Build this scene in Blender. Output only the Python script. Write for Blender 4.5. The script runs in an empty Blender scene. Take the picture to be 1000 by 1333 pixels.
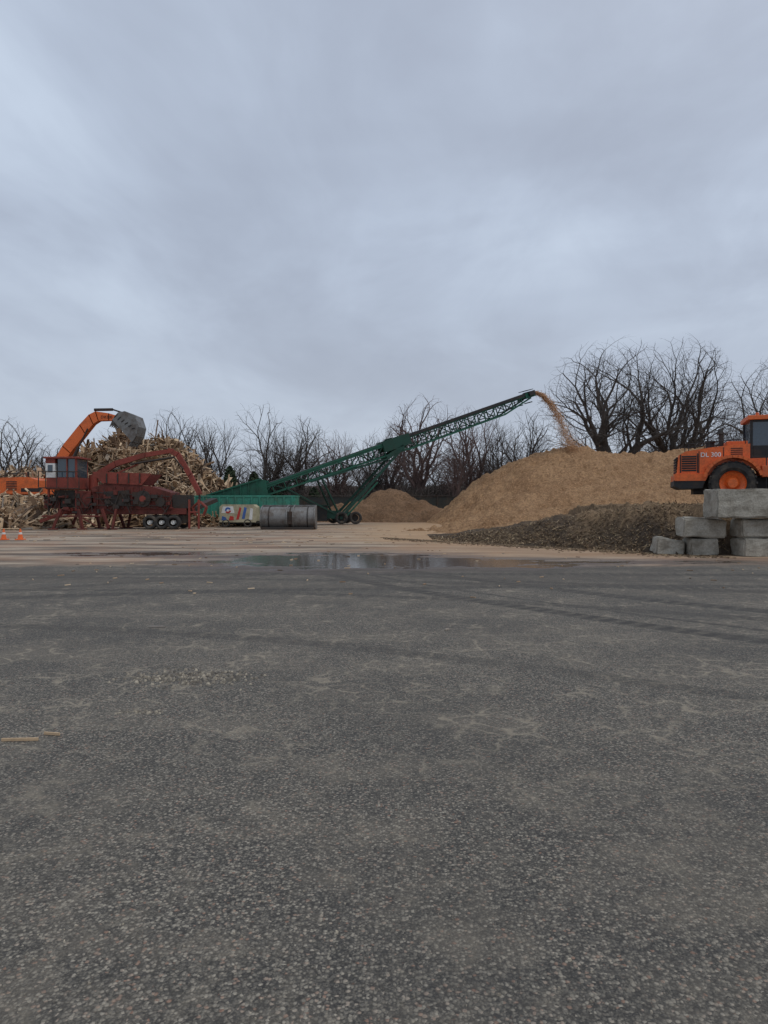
import bpy, math, random
import numpy as np
from mathutils import Vector, Matrix, noise as mn
random.seed(7)
R=random.random
def U(a,b): return a+(b-a)*random.random()
S=bpy.context.scene
S.view_settings.view_transform='Standard'
try: S.view_settings.look='None'
except Exception: pass
S.view_settings.exposure=0
COL=S.collection
def sstep(v,a,b):
    t=min(1,max(0,(v-a)/(b-a))); return t*t*(3-2*t)
# ---------------------------------------------------------------- node helpers
class NT:
    def __init__(s,nt): s.nt=nt
    def new(s,t,**k):
        n=s.nt.nodes.new(t)
        for a,b in k.items(): setattr(n,a,b)
        return n
    def put(s,sock,v):
        if v is None: return
        if isinstance(v,bpy.types.NodeSocket): s.nt.links.new(v,sock)
        else:
            if isinstance(v,(tuple,list)) and len(v)==3 and sock.type=='RGBA': v=(*v,1)
            sock.default_value=v
    def m(s,op,a,b=None,c=None,clamp=False):
        n=s.new('ShaderNodeMath',operation=op,use_clamp=clamp)
        for i,v in enumerate((a,b,c)): s.put(n.inputs[i],v)
        return n.outputs[0]
    def vm(s,op,a,b=None):
        n=s.new('ShaderNodeVectorMath',operation=op); s.put(n.inputs[0],a)
        if b is not None: s.put(n.inputs[1],b)
        return n.outputs[0]
    def mix(s,f,a,b,blend='MIX'):
        n=s.new('ShaderNodeMix',data_type='RGBA',blend_type=blend)
        s.put(n.inputs[0],f); s.put(n.inputs[6],a); s.put(n.inputs[7],b); return n.outputs[2]
    def noise(s,v,sc,det=4,ro=.55,dist=0,col=False):
        n=s.new('ShaderNodeTexNoise'); s.put(n.inputs['Vector'],v)
        n.inputs['Scale'].default_value=sc; n.inputs['Detail'].default_value=det
        n.inputs['Roughness'].default_value=ro; n.inputs['Distortion'].default_value=dist
        return n.outputs['Color'] if col else n.outputs['Fac']
    def vor(s,v,sc,feat='F1'):
        n=s.new('ShaderNodeTexVoronoi',feature=feat); s.put(n.inputs['Vector'],v); n.inputs['Scale'].default_value=sc
        return n
    def sm(s,v,a,b,lo=0.0,hi=1.0):
        n=s.new('ShaderNodeMapRange',interpolation_type='SMOOTHSTEP'); s.put(n.inputs[0],v)
        for i,x in enumerate((a,b,lo,hi)): n.inputs[i+1].default_value=x
        return n.outputs[0]
    def ramp(s,f,st,interp='LINEAR'):
        n=s.new('ShaderNodeValToRGB'); s.put(n.inputs[0],f); cr=n.color_ramp; cr.interpolation=interp
        while len(cr.elements)<len(st): cr.elements.new(.5)
        for e,(p,c) in zip(cr.elements,st): e.position=p; e.color=(*c,1)
        return n.outputs[0]
    def sep(s,v):
        n=s.new('ShaderNodeSeparateXYZ'); s.put(n.inputs[0],v); return n.outputs
    def comb(s,x,y,z=0.0):
        n=s.new('ShaderNodeCombineXYZ'); s.put(n.inputs[0],x); s.put(n.inputs[1],y); s.put(n.inputs[2],z); return n.outputs[0]
    def bump(s,h,st,d):
        n=s.new('ShaderNodeBump'); s.put(n.inputs['Height'],h); s.put(n.inputs['Strength'],st); n.inputs['Distance'].default_value=d
        return n.outputs[0]
def newmat(name):
    m=bpy.data.materials.new(name); m.use_nodes=True; nt=NT(m.node_tree)
    bs=m.node_tree.nodes['Principled BSDF']; return m,nt,bs
def mat(name,c,rough=.6,metal=0,dirt=.35,dcol=(.09,.065,.045),sc=2.0,bump=.15,spec=.4):
    m,nt,bs=newmat(name)
    pos=nt.new('ShaderNodeNewGeometry').outputs['Position']
    n1=nt.noise(pos,sc,6,.65); n2=nt.noise(pos,sc*9,3,.6)
    base=nt.mix(nt.sm(n2,.3,.75),c,tuple(x*.72 for x in c))
    f=nt.m('MULTIPLY',nt.sm(n1,.42,.68),dirt)
    nt.put(bs.inputs['Base Color'],nt.mix(f,base,dcol))
    nt.put(bs.inputs['Roughness'],nt.m('ADD',rough,nt.m('MULTIPLY',f,.4),clamp=True))
    bs.inputs['Metallic'].default_value=metal
    bs.inputs['Specular IOR Level'].default_value=spec
    nt.put(bs.inputs['Normal'],nt.bump(n2,bump,.02))
    return m
def islandmat(name,stops,rough=.85,sc=8,amt=.35):
    m,nt,bs=newmat(name)
    g=nt.new('ShaderNodeNewGeometry')
    c=nt.ramp(g.outputs['Random Per Island'],stops)
    n=nt.noise(g.outputs['Position'],sc,4,.6)
    c=nt.mix(nt.m('MULTIPLY',nt.sm(n,.4,.7),amt),c,(.05,.035,.025))
    nt.put(bs.inputs['Base Color'],c); bs.inputs['Roughness'].default_value=rough
    bs.inputs['Specular IOR Level'].default_value=.2
    return m
# ---------------------------------------------------------------- mesh builder
class B:
    def __init__(s): s.v=[]; s.f=[]
    def add(s,vs,fs):
        o=len(s.v); s.v+= [tuple(v) for v in vs]; s.f+=[tuple(i+o for i in f) for f in fs]
    def box(s,c,d,rot=None):
        x,y,z=(k/2 for k in d); vs=[Vector((a*x,b*y,e*z)) for e in(-1,1) for b in(-1,1) for a in(-1,1)]
        if rot is not None: vs=[rot@v for v in vs]
        c=Vector(c); vs=[v+c for v in vs]
        s.add(vs,[(0,2,3,1),(4,5,7,6),(0,1,5,4),(2,6,7,3),(0,4,6,2),(1,3,7,5)])
    def bx(s,x0,x1,y0,y1,z0,z1): s.box(((x0+x1)/2,(y0+y1)/2,(z0+z1)/2),(abs(x1-x0),abs(y1-y0),abs(z1-z0)))
    def beam(s,p0,p1,w,h=None,up=(0,0,1)):
        h=h or w; p0=Vector(p0);p1=Vector(p1); d=(p1-p0); L=d.length; d.normalize()
        u=Vector(up)
        if abs(d.dot(u))>.98: u=Vector((0,1,0))
        sd=d.cross(u).normalized(); up2=sd.cross(d)
        rot=Matrix((d,sd,up2)).transposed(); s.box((p0+p1)/2,(L,w,h),rot)
    def cyl(s,p0,p1,r0,r1=None,n=20,cap=True):
        r1=r0 if r1 is None else r1
        p0=Vector(p0);p1=Vector(p1); d=(p1-p0).normalized()
        a=d.cross(Vector((0,0,1)));
        if a.length<.05: a=d.cross(Vector((0,1,0)))
        a.normalize(); b=d.cross(a)
        vs=[]
        for p,r in((p0,r0),(p1,r1)):
            for i in range(n):
                t=2*math.pi*i/n; vs.append(p+a*math.cos(t)*r+b*math.sin(t)*r)
        fs=[(i,(i+1)%n,n+(i+1)%n,n+i) for i in range(n)]
        if cap: fs+=[tuple(range(n-1,-1,-1)),tuple(range(n,2*n))]
        s.add(vs,fs)
    def prism(s,poly,y0,y1):
        n=len(poly); vs=[(x,y0,z) for x,z in poly]+[(x,y1,z) for x,z in poly]
        s.add(vs,[tuple(range(n)),tuple(range(2*n-1,n-1,-1))]+[(i,(i+1)%n,n+(i+1)%n,n+i) for i in range(n)])
    def arc(s,cx,cz,r0,r1,a0,a1,y0,y1,n=14):
        P=[(cx+r1*math.cos(a0+(a1-a0)*i/n),cz+r1*math.sin(a0+(a1-a0)*i/n)) for i in range(n+1)]
        Q=[(cx+r0*math.cos(a0+(a1-a0)*i/n),cz+r0*math.sin(a0+(a1-a0)*i/n)) for i in range(n+1)]
        for i in range(n): s.prism([Q[i],P[i],P[i+1],Q[i+1]],y0,y1)
    def lathe(s,c,prof,n=40):
        vs=[];fs=[]; m=len(prof)
        for i in range(n):
            t=2*math.pi*i/n
            for y,r in prof: vs.append((c[0]+r*math.cos(t),c[1]+y,c[2]+r*math.sin(t)))
        for i in range(n):
            for j in range(m-1):
                a=i*m+j; b=((i+1)%n)*m+j; fs.append((a,b,b+1,a+1))
        s.add(vs,fs)
    def tyre(s,c,r,w,lug=True):
        h=w/2; s.lathe(c,[(-h*.75,r*.55),(-h,r*.7),(-h*.95,r*.88),(-h*.7,r*.97),(h*.7,r*.97),(h*.95,r*.88),(h,r*.7),(h*.75,r*.55)])
        if lug:
            n=22
            for i in range(n):
                t=2*math.pi*i/n
                for sd in(-1,1):
                    tt=t+(.07 if sd>0 else -.07)
                    rot=Matrix.Rotation(-tt,3,'Y')@Matrix.Rotation(sd*.5,3,'X')
                    s.box((c[0]+r*.965*math.cos(tt),c[1]+sd*h*.48,c[2]+r*.965*math.sin(tt)),(r*.07,h*.95,r*.11),rot)
    def rim(s,c,r,w):
        h=w/2; s.lathe(c,[(-h*.85,r*.56),(-h*.6,r*.52),(-h*.35,r*.3),(-h*.6,r*.26),(-h*.8,r*.2),(-h*.8,0.001)],32)
        s.lathe(c,[(h*.85,r*.56),(h*.5,r*.5),(h*.35,0.001)],32)
    def make(s,name,m,parent=None,bevel=0,smooth=False):
        me=bpy.data.meshes.new(name); me.from_pydata(s.v,[],s.f); me.update()
        if smooth: me.shade_smooth()
        me.materials.append(m); o=bpy.data.objects.new(name,me); COL.objects.link(o)
        if parent: o.parent=parent
        if bevel:
            b=o.modifiers.new('Bevel','BEVEL'); b.width=bevel; b.segments=2; b.limit_method='ANGLE'
        return o
class G:
    def __init__(s,name):
        s.e=bpy.data.objects.new(name,None); COL.objects.link(s.e); s.e.empty_display_size=.5; s.parts=[]
    def p(s,name,m,bevel=0,smooth=False):
        b=B(); s.parts.append((b,name,m,bevel,smooth)); return b
    def done(s):
        for b,n,m,bv,sm in s.parts:
            if b.v: b.make(n,m,s.e,bv,sm)
        return s.e
def field(name,m,xs,ys,f,parent=None,smooth=True):
    nx,ny=len(xs),len(ys); v=[(x,y,f(x,y)) for y in ys for x in xs]
    fs=[(j*nx+i,j*nx+i+1,(j+1)*nx+i+1,(j+1)*nx+i) for j in range(ny-1) for i in range(nx-1)
        if max(v[j*nx+i][2],v[j*nx+i+1][2],v[(j+1)*nx+i+1][2],v[(j+1)*nx+i][2])>-.2]
    b=B(); b.v=v; b.f=fs; return b.make(name,m,parent,smooth=smooth)
def lin(a,b,n): return [a+(b-a)*i/(n-1) for i in range(n)]
def fbm(x,y,sc,o=4,s=0): return mn.fractal(Vector((x*sc,y*sc,s)),1.0,2.0,o)
# ---------------------------------------------------------------- world
w=bpy.data.worlds.new("World"); S.world=w; w.use_nodes=True
nt=NT(w.node_tree); bg=w.node_tree.nodes['Background']
sky=nt.new('ShaderNodeTexSky',sky_type='NISHITA'); sky.sun_disc=False
SUN_EL,SUN_AZ=math.radians(48),math.radians(30)
sky.sun_elevation=SUN_EL; sky.sun_rotation=SUN_AZ
tc=nt.new('ShaderNodeTexCoord').outputs['Generated']
x,y,z=nt.sep(tc)
zz=nt.m('ADD',nt.m('MAXIMUM',z,0.0),.24)
uv=nt.comb(nt.m('DIVIDE',x,zz),nt.m('MULTIPLY',nt.m('DIVIDE',y,zz),.7),0.0)
nA=nt.noise(nt.vm('ADD',uv,(3.2,1.6,.4)),.85,5,.5,.5)
nB=nt.noise(nt.vm('ADD',uv,(7.3,9.2,2.0)),2.3,6,.58,.5)
cl=nt.m('ADD',nt.m('MULTIPLY',nA,.72),nt.m('MULTIPLY',nB,.28))
cc=nt.ramp(nt.sm(cl,.34,.65),[(0,(3.8,4.3,5.3)),(.45,(4.8,5.5,6.7)),(1,(6.1,7.0,8.3))])
hz=nt.sm(z,0.0,.4)
cc=nt.mix(hz,nt.mix(.55,cc,(4.6,5.0,5.8)),cc)
mul=nt.sm(z,.0,.6,.96,1.03)
cc=nt.mix(1.0,cc,nt.comb(mul,mul,mul),'MULTIPLY')
fin=nt.mix(.94,sky.outputs[0],cc)
nt.put(bg.inputs[0],fin); bg.inputs[1].default_value=.1
sl=bpy.data.lights.new('sun','SUN'); sl.energy=1.2; sl.angle=math.radians(25); sl.color=(1,.95,.88)
so=bpy.data.objects.new('sun',sl); COL.objects.link(so)
sd=Vector((math.sin(SUN_AZ)*math.cos(SUN_EL),-math.cos(SUN_AZ)*math.cos(SUN_EL)*.4,math.sin(SUN_EL)))
so.rotation_euler=sd.to_track_quat('Z','Y').to_euler(); so.location=(10,-10,40)
# ---------------------------------------------------------------- camera
cd=bpy.data.cameras.new('camera'); cam=bpy.data.objects.new('camera',cd); COL.objects.link(cam); S.camera=cam
cd.sensor_fit='VERTICAL'; cd.sensor_height=36; cd.lens=36*924/1333; cd.clip_end=2000; cd.clip_start=.05
cam.location=(0,0,1.6); cam.rotation_euler=(math.radians(90-.62),0,0)
# ---------------------------------------------------------------- ground
gm,nt,bs=newmat('yard_ground')
pos=nt.new('ShaderNodeNewGeometry').outputs['Position']; X,Y,Z=nt.sep(pos)
nbig=nt.noise(pos,.3,5,.6); nmid=nt.noise(pos,1.1,6,.65); nfine=nt.noise(pos,14,5,.7); npat=nt.noise(pos,4.5,5,.7)
strx=nt.noise(nt.comb(nt.m('MULTIPLY',X,.16),nt.m('MULTIPLY',Y,.9)),1.0,6,.65)
v1=nt.vor(pos,78); v2=nt.vor(pos,150)
r1=nt.sep(v1.outputs['Color'])[0]; r2=nt.sep(v2.outputs['Color'])[1]
agg=nt.ramp(r1,[(0,(.034,.032,.03)),(.42,(.078,.073,.065)),(.64,(.145,.131,.11)),(.8,(.25,.222,.178)),(.93,(.44,.39,.315)),(1,(.31,.165,.11))])
agg2=nt.ramp(r2,[(0,(.038,.036,.034)),(.55,(.128,.118,.1)),(1,(.36,.32,.25))])
edge=nt.sm(v1.outputs['Distance'],.45,.75)
asp=nt.mix(.35,agg,agg2); asp=nt.mix(nt.m('MULTIPLY',edge,.65),asp,(.025,.024,.022))
asp=nt.mix(nt.m('MULTIPLY',nt.sm(nbig,.43,.6),.32),asp,(.052,.049,.045))
dn=nt.m('ADD',nt.m('MULTIPLY',nmid,.36),nt.m('ADD',nt.m('MULTIPLY',strx,.3),nt.m('ADD',nt.m('MULTIPLY',npat,.19),nt.m('MULTIPLY',nfine,.15))))
dustm=nt.m('MULTIPLY',nt.sm(dn,.45,.6),.34)
asp=nt.mix(dustm,asp,(.225,.192,.148))
dv=nt.vm('ADD',pos,nt.vm('MULTIPLY',nt.noise(pos,3.0,4,.6,col=True),(.35,.35,0)))
ck2=nt.vor(dv,3.4,'DISTANCE_TO_EDGE').outputs['Distance']
ckm=nt.m('MULTIPLY',nt.sm(ck2,.07,.01),nt.sm(nmid,.42,.58)); ckm=nt.m('MULTIPLY',ckm,nt.sm(npat,.35,.6)); ckm=nt.m('MULTIPLY',ckm,nt.sm(Y,2.5,6.0,.1,.6))
asp=nt.mix(ckm,asp,(.34,.29,.215))
tw=nt.m('MULTIPLY',nt.m('SUBTRACT',nt.noise(pos,.35,3),.5),1.2)
def track(ax,ay,bx,by,bow,wid,st):
    L=math.hypot(bx-ax,by-ay); ux,uy=(bx-ax)/L,(by-ay)/L
    u=nt.m('ADD',nt.m('MULTIPLY',nt.m('SUBTRACT',X,ax),ux),nt.m('MULTIPLY',nt.m('SUBTRACT',Y,ay),uy))
    v=nt.m('ADD',nt.m('MULTIPLY',nt.m('SUBTRACT',X,ax),-uy),nt.m('MULTIPLY',nt.m('SUBTRACT',Y,ay),ux))
    uu=nt.m('DIVIDE',u,L); q=nt.m('MULTIPLY',nt.m('MULTIPLY',uu,nt.m('SUBTRACT',1.0,uu)),bow*4)
    d=nt.m('ABSOLUTE',nt.m('ADD',nt.m('SUBTRACT',v,q),nt.m('MULTIPLY',tw,.3)))
    k=nt.sm(d,wid*1.25,wid*.7); lugs=nt.sm(nt.m('SINE',nt.m('MULTIPLY',u,22.0)),-.6,.6,.6,1.0)
    return nt.m('MULTIPLY',nt.m('MULTIPLY',nt.m('MULTIPLY',k,lugs),nt.sm(nmid,.3,.6,.5,1.0)),st)
tr=None
for a in [(-1.4,16.5,5.6,7.2,-.5,.2,.9),(-.9,17.0,6.4,7.5,-.5,.07,.8),(.6,17.2,8.5,8.2,-.6,.22,.85),(-12,15.5,2,14.3,.5,.22,.65),(-9,11,0,17.5,.6,.2,.6),(1,13.6,14,13.0,.5,.25,.7),(-8,13.2,4,10.6,.9,.18,.6),(2,16.3,16,15.2,.2,.3,.7),(-3,17.5,12,11.2,-.3,.2,.65),(-9,9.5,-1,8.2,.5,.16,.5)]:
    k=track(*a); tr=k if tr is None else nt.m('MAXIMUM',tr,k)
asp=nt.mix(tr,asp,(.042,.039,.035))
asp=nt.mix(nt.m('MULTIPLY',nt.sm(Y,9,17),nt.sm(strx,.4,.6,.05,.65)),asp,(.075,.065,.055))
dirt=nt.ramp(nt.sm(strx,.34,.66),[(0,(.11,.085,.064)),(.3,(.2,.155,.115)),(.6,(.31,.24,.175)),(1,(.46,.37,.28))])
dirt=nt.mix(nt.m('MULTIPLY',nt.sm(nfine,.45,.7),.35),dirt,(.11,.085,.065))
dirt=nt.mix(nt.m('MULTIPLY',nt.sm(nbig,.45,.6),.5),dirt,(.29,.165,.1))
saw=nt.mix(nt.sm(nfine,.35,.7),(.54,.36,.2),(.37,.235,.125))
sx=nt.m('ADD',X,nt.m('MULTIPLY',nt.m('SUBTRACT',nmid,.5),8.0))
sawm=nt.m('MULTIPLY',nt.sm(sx,-6,3),nt.sm(nt.m('ADD',Y,nt.m('MULTIPLY',nbig,8.0)),28,38))
sawm=nt.m('MULTIPLY',sawm,nt.sm(strx,.25,.5,.55,1.0))
dirt=nt.mix(nt.m('MULTIPLY',sawm,.8),dirt,saw)
e2=nt.m('MULTIPLY',nt.sm(X,-1.5,3.5),nt.sm(nt.m('ADD',Y,nt.m('MULTIPLY',strx,4.0)),22.5,24.5))
dirt=nt.mix(nt.m('MULTIPLY',e2,.6),dirt,(.36,.22,.12))
dz=nt.sm(nt.m('ADD',Y,nt.m('MULTIPLY',nt.m('SUBTRACT',nmid,.5),3.2)),18.0,19.2)
c=nt.mix(dz,asp,dirt)
lit=nt.sm(Y,82,92); c=nt.mix(lit,c,nt.mix(nmid,(.06,.043,.032),(.12,.088,.062)))
def ell(cx,cy,rx,ry): 
    a=nt.m('POWER',nt.m('ABSOLUTE',nt.m('DIVIDE',nt.m('SUBTRACT',X,cx),rx)),2.0); b=nt.m('POWER',nt.m('ABSOLUTE',nt.m('DIVIDE',nt.m('SUBTRACT',Y,cy),ry)),2.0)
    return nt.m('SUBTRACT',1.0,nt.m('ADD',a,b))
e=nt.m('MAXIMUM',nt.m('MAXIMUM',ell(-1.2,20.4,4.2,3.1),nt.m('MULTIPLY',ell(-7.6,22.8,2.8,1.0),.6)),nt.m('MAXIMUM',ell(2.4,19.3,3.2,1.6),nt.m('SUBTRACT',ell(8,19.7,4.6,1.0),.65)))
pn=nt.noise(nt.comb(nt.m('MULTIPLY',X,.6),nt.m('MULTIPLY',Y,.95)),1.2,7,.66)
pe=nt.m('ADD',e,nt.m('MULTIPLY',nt.m('SUBTRACT',pn,.47),3.8))
pud=nt.sm(pe,.3,.42); damp=nt.sm(pe,-1.0,.4)
c=nt.mix(nt.m('MULTIPLY',damp,.65),c,(.085,.057,.042)); c=nt.mix(pud,c,(.11,.09,.072))
nt.put(bs.inputs['Base Color'],c)
ro=nt.m('SUBTRACT',.9,nt.m('MULTIPLY',damp,.35)); ro=nt.m('MULTIPLY',ro,nt.sm(pud,0,1,1,.17))
nt.put(bs.inputs['Roughness'],ro); nt.put(bs.inputs['Specular IOR Level'],nt.sm(pud,0,1,.35,.6))
hgt=nt.m('ADD',nt.m('MULTIPLY',nt.sm(v1.outputs['Distance'],0,.7,1,0),.6),nt.m('ADD',nt.m('MULTIPLY',nfine,.7),nt.m('MULTIPLY',nmid,3.0)))
dry=nt.m('SUBTRACT',1.0,nt.m('MULTIPLY',pud,.98))
nt.put(bs.inputs['Normal'],nt.bump(hgt,nt.m('MULTIPLY',dry,.65),.012))
gx=[-600,-300,-150]+lin(-100,100,41)+[150,300,600]; gy=[-60,-20]+lin(0,90,10)+lin(95,160,14)+[250,500,900]
def gz(x,y):
    h=5.5*sstep(y,92,150)+ (fbm(x,y,.03,3)*2.0*sstep(y,92,130)); return max(h,0) if y>92 else 0
field('ground',gm,gx,gy,gz)
# ---------------------------------------------------------------- materials
orange=mat('orange_paint',(.8,.15,.025),.42,0,.3,sc=1.5,bump=.04,spec=.5)
orange_e=mat('orange_paint_worn',(.78,.16,.035),.5,0,.35,sc=1.5,bump=.04)
black=mat('black_steel',(.025,.025,.026),.55,.2,.4)
rubber=mat('tyre_rubber',(.028,.027,.026),.85,0,.6,dcol=(.14,.115,.09),sc=3)
darkst=mat('dark_steel',(.05,.043,.038),.6,.3,.5,dcol=(.09,.05,.03))
greyst=mat('bucket_steel',(.21,.205,.195),.5,.3,.75,dcol=(.1,.075,.058),sc=1.9)
red=mat('rust_red_paint',(.15,.032,.022),.7,0,.7,dcol=(.045,.024,.02),sc=1.6)
redl=mat('red_paint',(.26,.05,.032),.6,0,.5,dcol=(.085,.035,.025),sc=1.6)
green=mat('green_paint',(.01,.1,.06),.5,0,.45,dcol=(.03,.045,.035),sc=1.5)
greend=mat('dark_green_paint',(.008,.055,.037),.55,0,.4,dcol=(.018,.03,.022),sc=1.5)
teal=mat('teal_container_paint',(.045,.27,.19),.55,0,.55,dcol=(.08,.09,.065),sc=.9)
white=mat('white_paint',(.78,.78,.75),.5,0,.25,dcol=(.3,.25,.2))
cream=mat('cream_paint',(.47,.42,.28),.6,0,.65,dcol=(.17,.13,.09),sc=1.6)
conc=mat('weathered_concrete',(.4,.37,.31),.92,0,.75,dcol=(.15,.13,.1),sc=2.2,bump=1.0)
glass=mat('dark_glass',(.035,.06,.085),.06,0,.1,spec=.9,bump=0)
bark=mat('bark',(.09,.075,.065),.95,0,.5,dcol=(.05,.042,.037),sc=1)
barkm=mat('bark_twigs',(.09,.073,.063),.95,0,.5,dcol=(.05,.04,.035),sc=1)
barkr=mat('bark_reddish',(.15,.1,.088),.95,0,.5,dcol=(.085,.06,.053),sc=1)
conem=mat('cone_orange',(.85,.16,.03),.5,0,.15)
blue=mat('mural_blue',(.05,.14,.42),.6,0,.4); mred=mat('mural_red',(.5,.04,.03),.6,0,.4)
wood=islandmat('broken_lumber',[(0,(.13,.085,.055)),(.3,(.36,.24,.15)),(.6,(.56,.4,.25)),(.85,(.76,.59,.4)),(.93,(.28,.25,.22)),(1,(.09,.055,.035))],amt=.28)
chipm=islandmat('falling_chips',[(0,(.4,.23,.12)),(.6,(.56,.34,.19)),(1,(.7,.48,.3))],amt=.1)
straw=islandmat('straw_and_bark',[(0,(.05,.035,.024)),(.4,(.15,.1,.065)),(.75,(.32,.23,.14)),(1,(.5,.39,.24))])
rubble=islandmat('loose_gravel',[(0,(.12,.11,.095)),(.6,(.28,.245,.195)),(1,(.46,.4,.31))])
# ---------------------------------------------------------------- piles
def pilemat(name,c0,c1,c2,bs_=.6,hi=.4,top=None):
    m,nt,bs=newmat(name); pos=nt.new('ShaderNodeNewGeometry').outputs['Position']
    a=nt.noise(pos,.5,6,.62); b=nt.noise(pos,5,6,.75); r=nt.sep(nt.vor(pos,14).outputs['Color'])[0]; r2=nt.sep(nt.vor(pos,7).outputs['Color'])[1]
    c=nt.mix(nt.sm(a,.38,.66),c0,c1); c=nt.mix(nt.m('MULTIPLY',nt.sm(b,.45,.66),.65),c,c2)
    c=nt.mix(nt.m('MULTIPLY',nt.sm(r,.6,1.0),hi),c,tuple(min(1,k*1.6) for k in c0))
    c=nt.mix(nt.m('MULTIPLY',nt.sm(r2,.7,1.0),.4),c,c2)
    if top:
        z=nt.sep(pos)[2]; f=nt.m('MULTIPLY',nt.sm(nt.m('ADD',z,nt.m('MULTIPLY',nt.m('SUBTRACT',a,.5),2.5)),.55,1.3),.75); c=nt.mix(f,c,nt.mix(nt.sm(b,.4,.65),top,tuple(k*.5 for k in top)))
    nt.put(bs.inputs['Base Color'],c); bs.inputs['Roughness'].default_value=.95; bs.inputs['Specular IOR Level'].default_value=.1
    nt.put(bs.inputs['Normal'],nt.bump(nt.m('ADD',b,nt.m('MULTIPLY',nt.noise(pos,22,3,.7),.5)),.9,bs_)); return m
chips=pilemat('wood_chips',(.58,.36,.2),(.43,.255,.137),(.23,.125,.065),.4)
compost=pilemat('compost',(.13,.1,.075),(.21,.155,.105),(.045,.034,.026),.25,.25,top=(.4,.275,.165))
brownm=pilemat('bark_mulch',(.3,.185,.11),(.2,.12,.07),(.1,.062,.038),.3)
def seg(x,y,ax,ay,bx,by):
    dx,dy=bx-ax,by-ay; L=dx*dx+dy*dy; t=max(0,min(1,((x-ax)*dx+(y-ay)*dy)/L)); return math.hypot(x-ax-t*dx,y-ay-t*dy),t
def chipz(x,y):
    d,t=seg(x,y,14.2,62,30.5,60.5); h=6.1+.25*math.sin(t*11)
    z=h*(1-(d/10.4)**1.6) if d<14 else -9
    d2,t2=seg(x,y,13.0,55.5,31,53.0); z=max(z,3.2*(1-(d2/8.5)**1.5)) if d2<12 else z
    d3,_=seg(x,y,9,44,24,41.5); z=max(z,1.3-.2*d3)
    z+= .38*fbm(x,y,.45,5,3)+.26*fbm(x,y,1.9,4,1)-.2*abs(fbm(x,y,.9,3,7))
    return max(z,-.4)
field('wood_chip_pile',chips,lin(0,46,380),lin(34,76,300),chipz)
def mz(x,y):
    d=math.hypot((x-.6)/1.25,(y-68)/1.0); z=3.3-.58*d; d=math.hypot((x+3)/1.3,y-66); z=max(z,1.9-.5*d)
    return max(z+.4*fbm(x,y,.8,5,3),-.4)
field('bark_mulch_pile',brownm,lin(-10,9,130),lin(58,78,110),mz)
def yf(x): return (31-(x-2.5)*1.2) if x<9.3 else max(22.55,22.84-(x-9.3)*.3)
def Hx(x):
    pts=[(2.0,0),(3.0,.12),(4.3,.38),(6.4,.8),(8.0,1.2),(9.5,1.48),(10.5,1.6),(60,1.6)]
    if x<=pts[0][0]: return 0
    for (a,b),(c_,d_) in zip(pts,pts[1:]):
        if x<=c_: return b+(d_-b)*(x-a)/(c_-a)
    return 1.6
def moundz(x,y):
    f=yf(x)+.5*fbm(x,0,.6,3,4)*(x<10); wd=2.4 if x<10.6 else .5
    H=Hx(x); a=sstep(y,f-.1,f+wd); b=sstep(44-y,0,8) if x>10 else sstep(f+9-y,0,4)
    n=fbm(x,y,1.0,5,5)*.34+abs(fbm(x,y,3.1,3,2))*.18
    if x>10.2: n*= .25+.75*(1-sstep(y,f,f+1.5))
    z=H*a*b+n*min(1,H*1.0)*(1 if 0<a<1 else .6)*min(1,b*1.5)
    if a<=0 or b<=0 or H<=0: return -.4
    return z-.03
g=G('compost_mound'); gp=field('mound_terrain',compost,lin(1,30,330),lin(21.8,44.5,250),moundz,g.e)
sb=g.p('straw_and_bark_bits',straw)
for i in range(7500):
    x=U(2.2,13); f=yf(x); y=f+abs(random.gauss(0,1.5)); z=moundz(x,y)
    if z<-.1: continue
    if x>10.9 and y<23.2: continue
    L=U(.03,.16)*(1 if R()<.88 else 2.5); rot=Matrix.Rotation(U(0,6.3),3,'Z')@Matrix.Rotation(random.gauss(0,.5),3,'Y')
    sb.box((x,y,z+U(.0,.03)),(L,U(.01,.035),U(.008,.02)),rot)
for i in range(2500):
    x=U(0,10.5); y=yf(x)-abs(random.gauss(0,.9)); 
    if y<21: continue
    sb.box((x,y,.012),(U(.03,.14),U(.02,.04),.015),Matrix.Rotation(U(0,6.3),3,'Z'))
g.done()
# ---------------------------------------------------------------- concrete blocks
def block(name,x0,x1,y0,y1,z0,z1,yaw=0,tilt=0):
    me=bpy.data.meshes.new(name); import bmesh
    bm=bmesh.new(); bmesh.ops.create_cube(bm,size=1)
    for v in bm.verts: v.co=Vector((v.co.x*(x1-x0),v.co.y*(y1-y0),v.co.z*(z1-z0)))
    bmesh.ops.bevel(bm,geom=bm.edges[:],offset=.04,segments=2,affect='EDGES')
    bmesh.ops.triangulate(bm,faces=bm.faces[:]); bmesh.ops.subdivide_edges(bm,edges=bm.edges[:],cuts=4,use_grid_fill=True)
    sd=U(0,99)
    for v in bm.verts:
        n=mn.noise_vector(v.co*2.3+Vector((sd,0,0)))*.05+mn.noise_vector(v.co*8+Vector((sd,0,0)))*.018; v.co+=n
    bm.to_mesh(me); bm.free(); me.materials.append(conc)
    o=bpy.data.objects.new(name,me); COL.objects.link(o); o.location=((x0+x1)/2,(y0+y1)/2,(z0+z1)/2); o.rotation_euler=(0,tilt,yaw)
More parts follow.
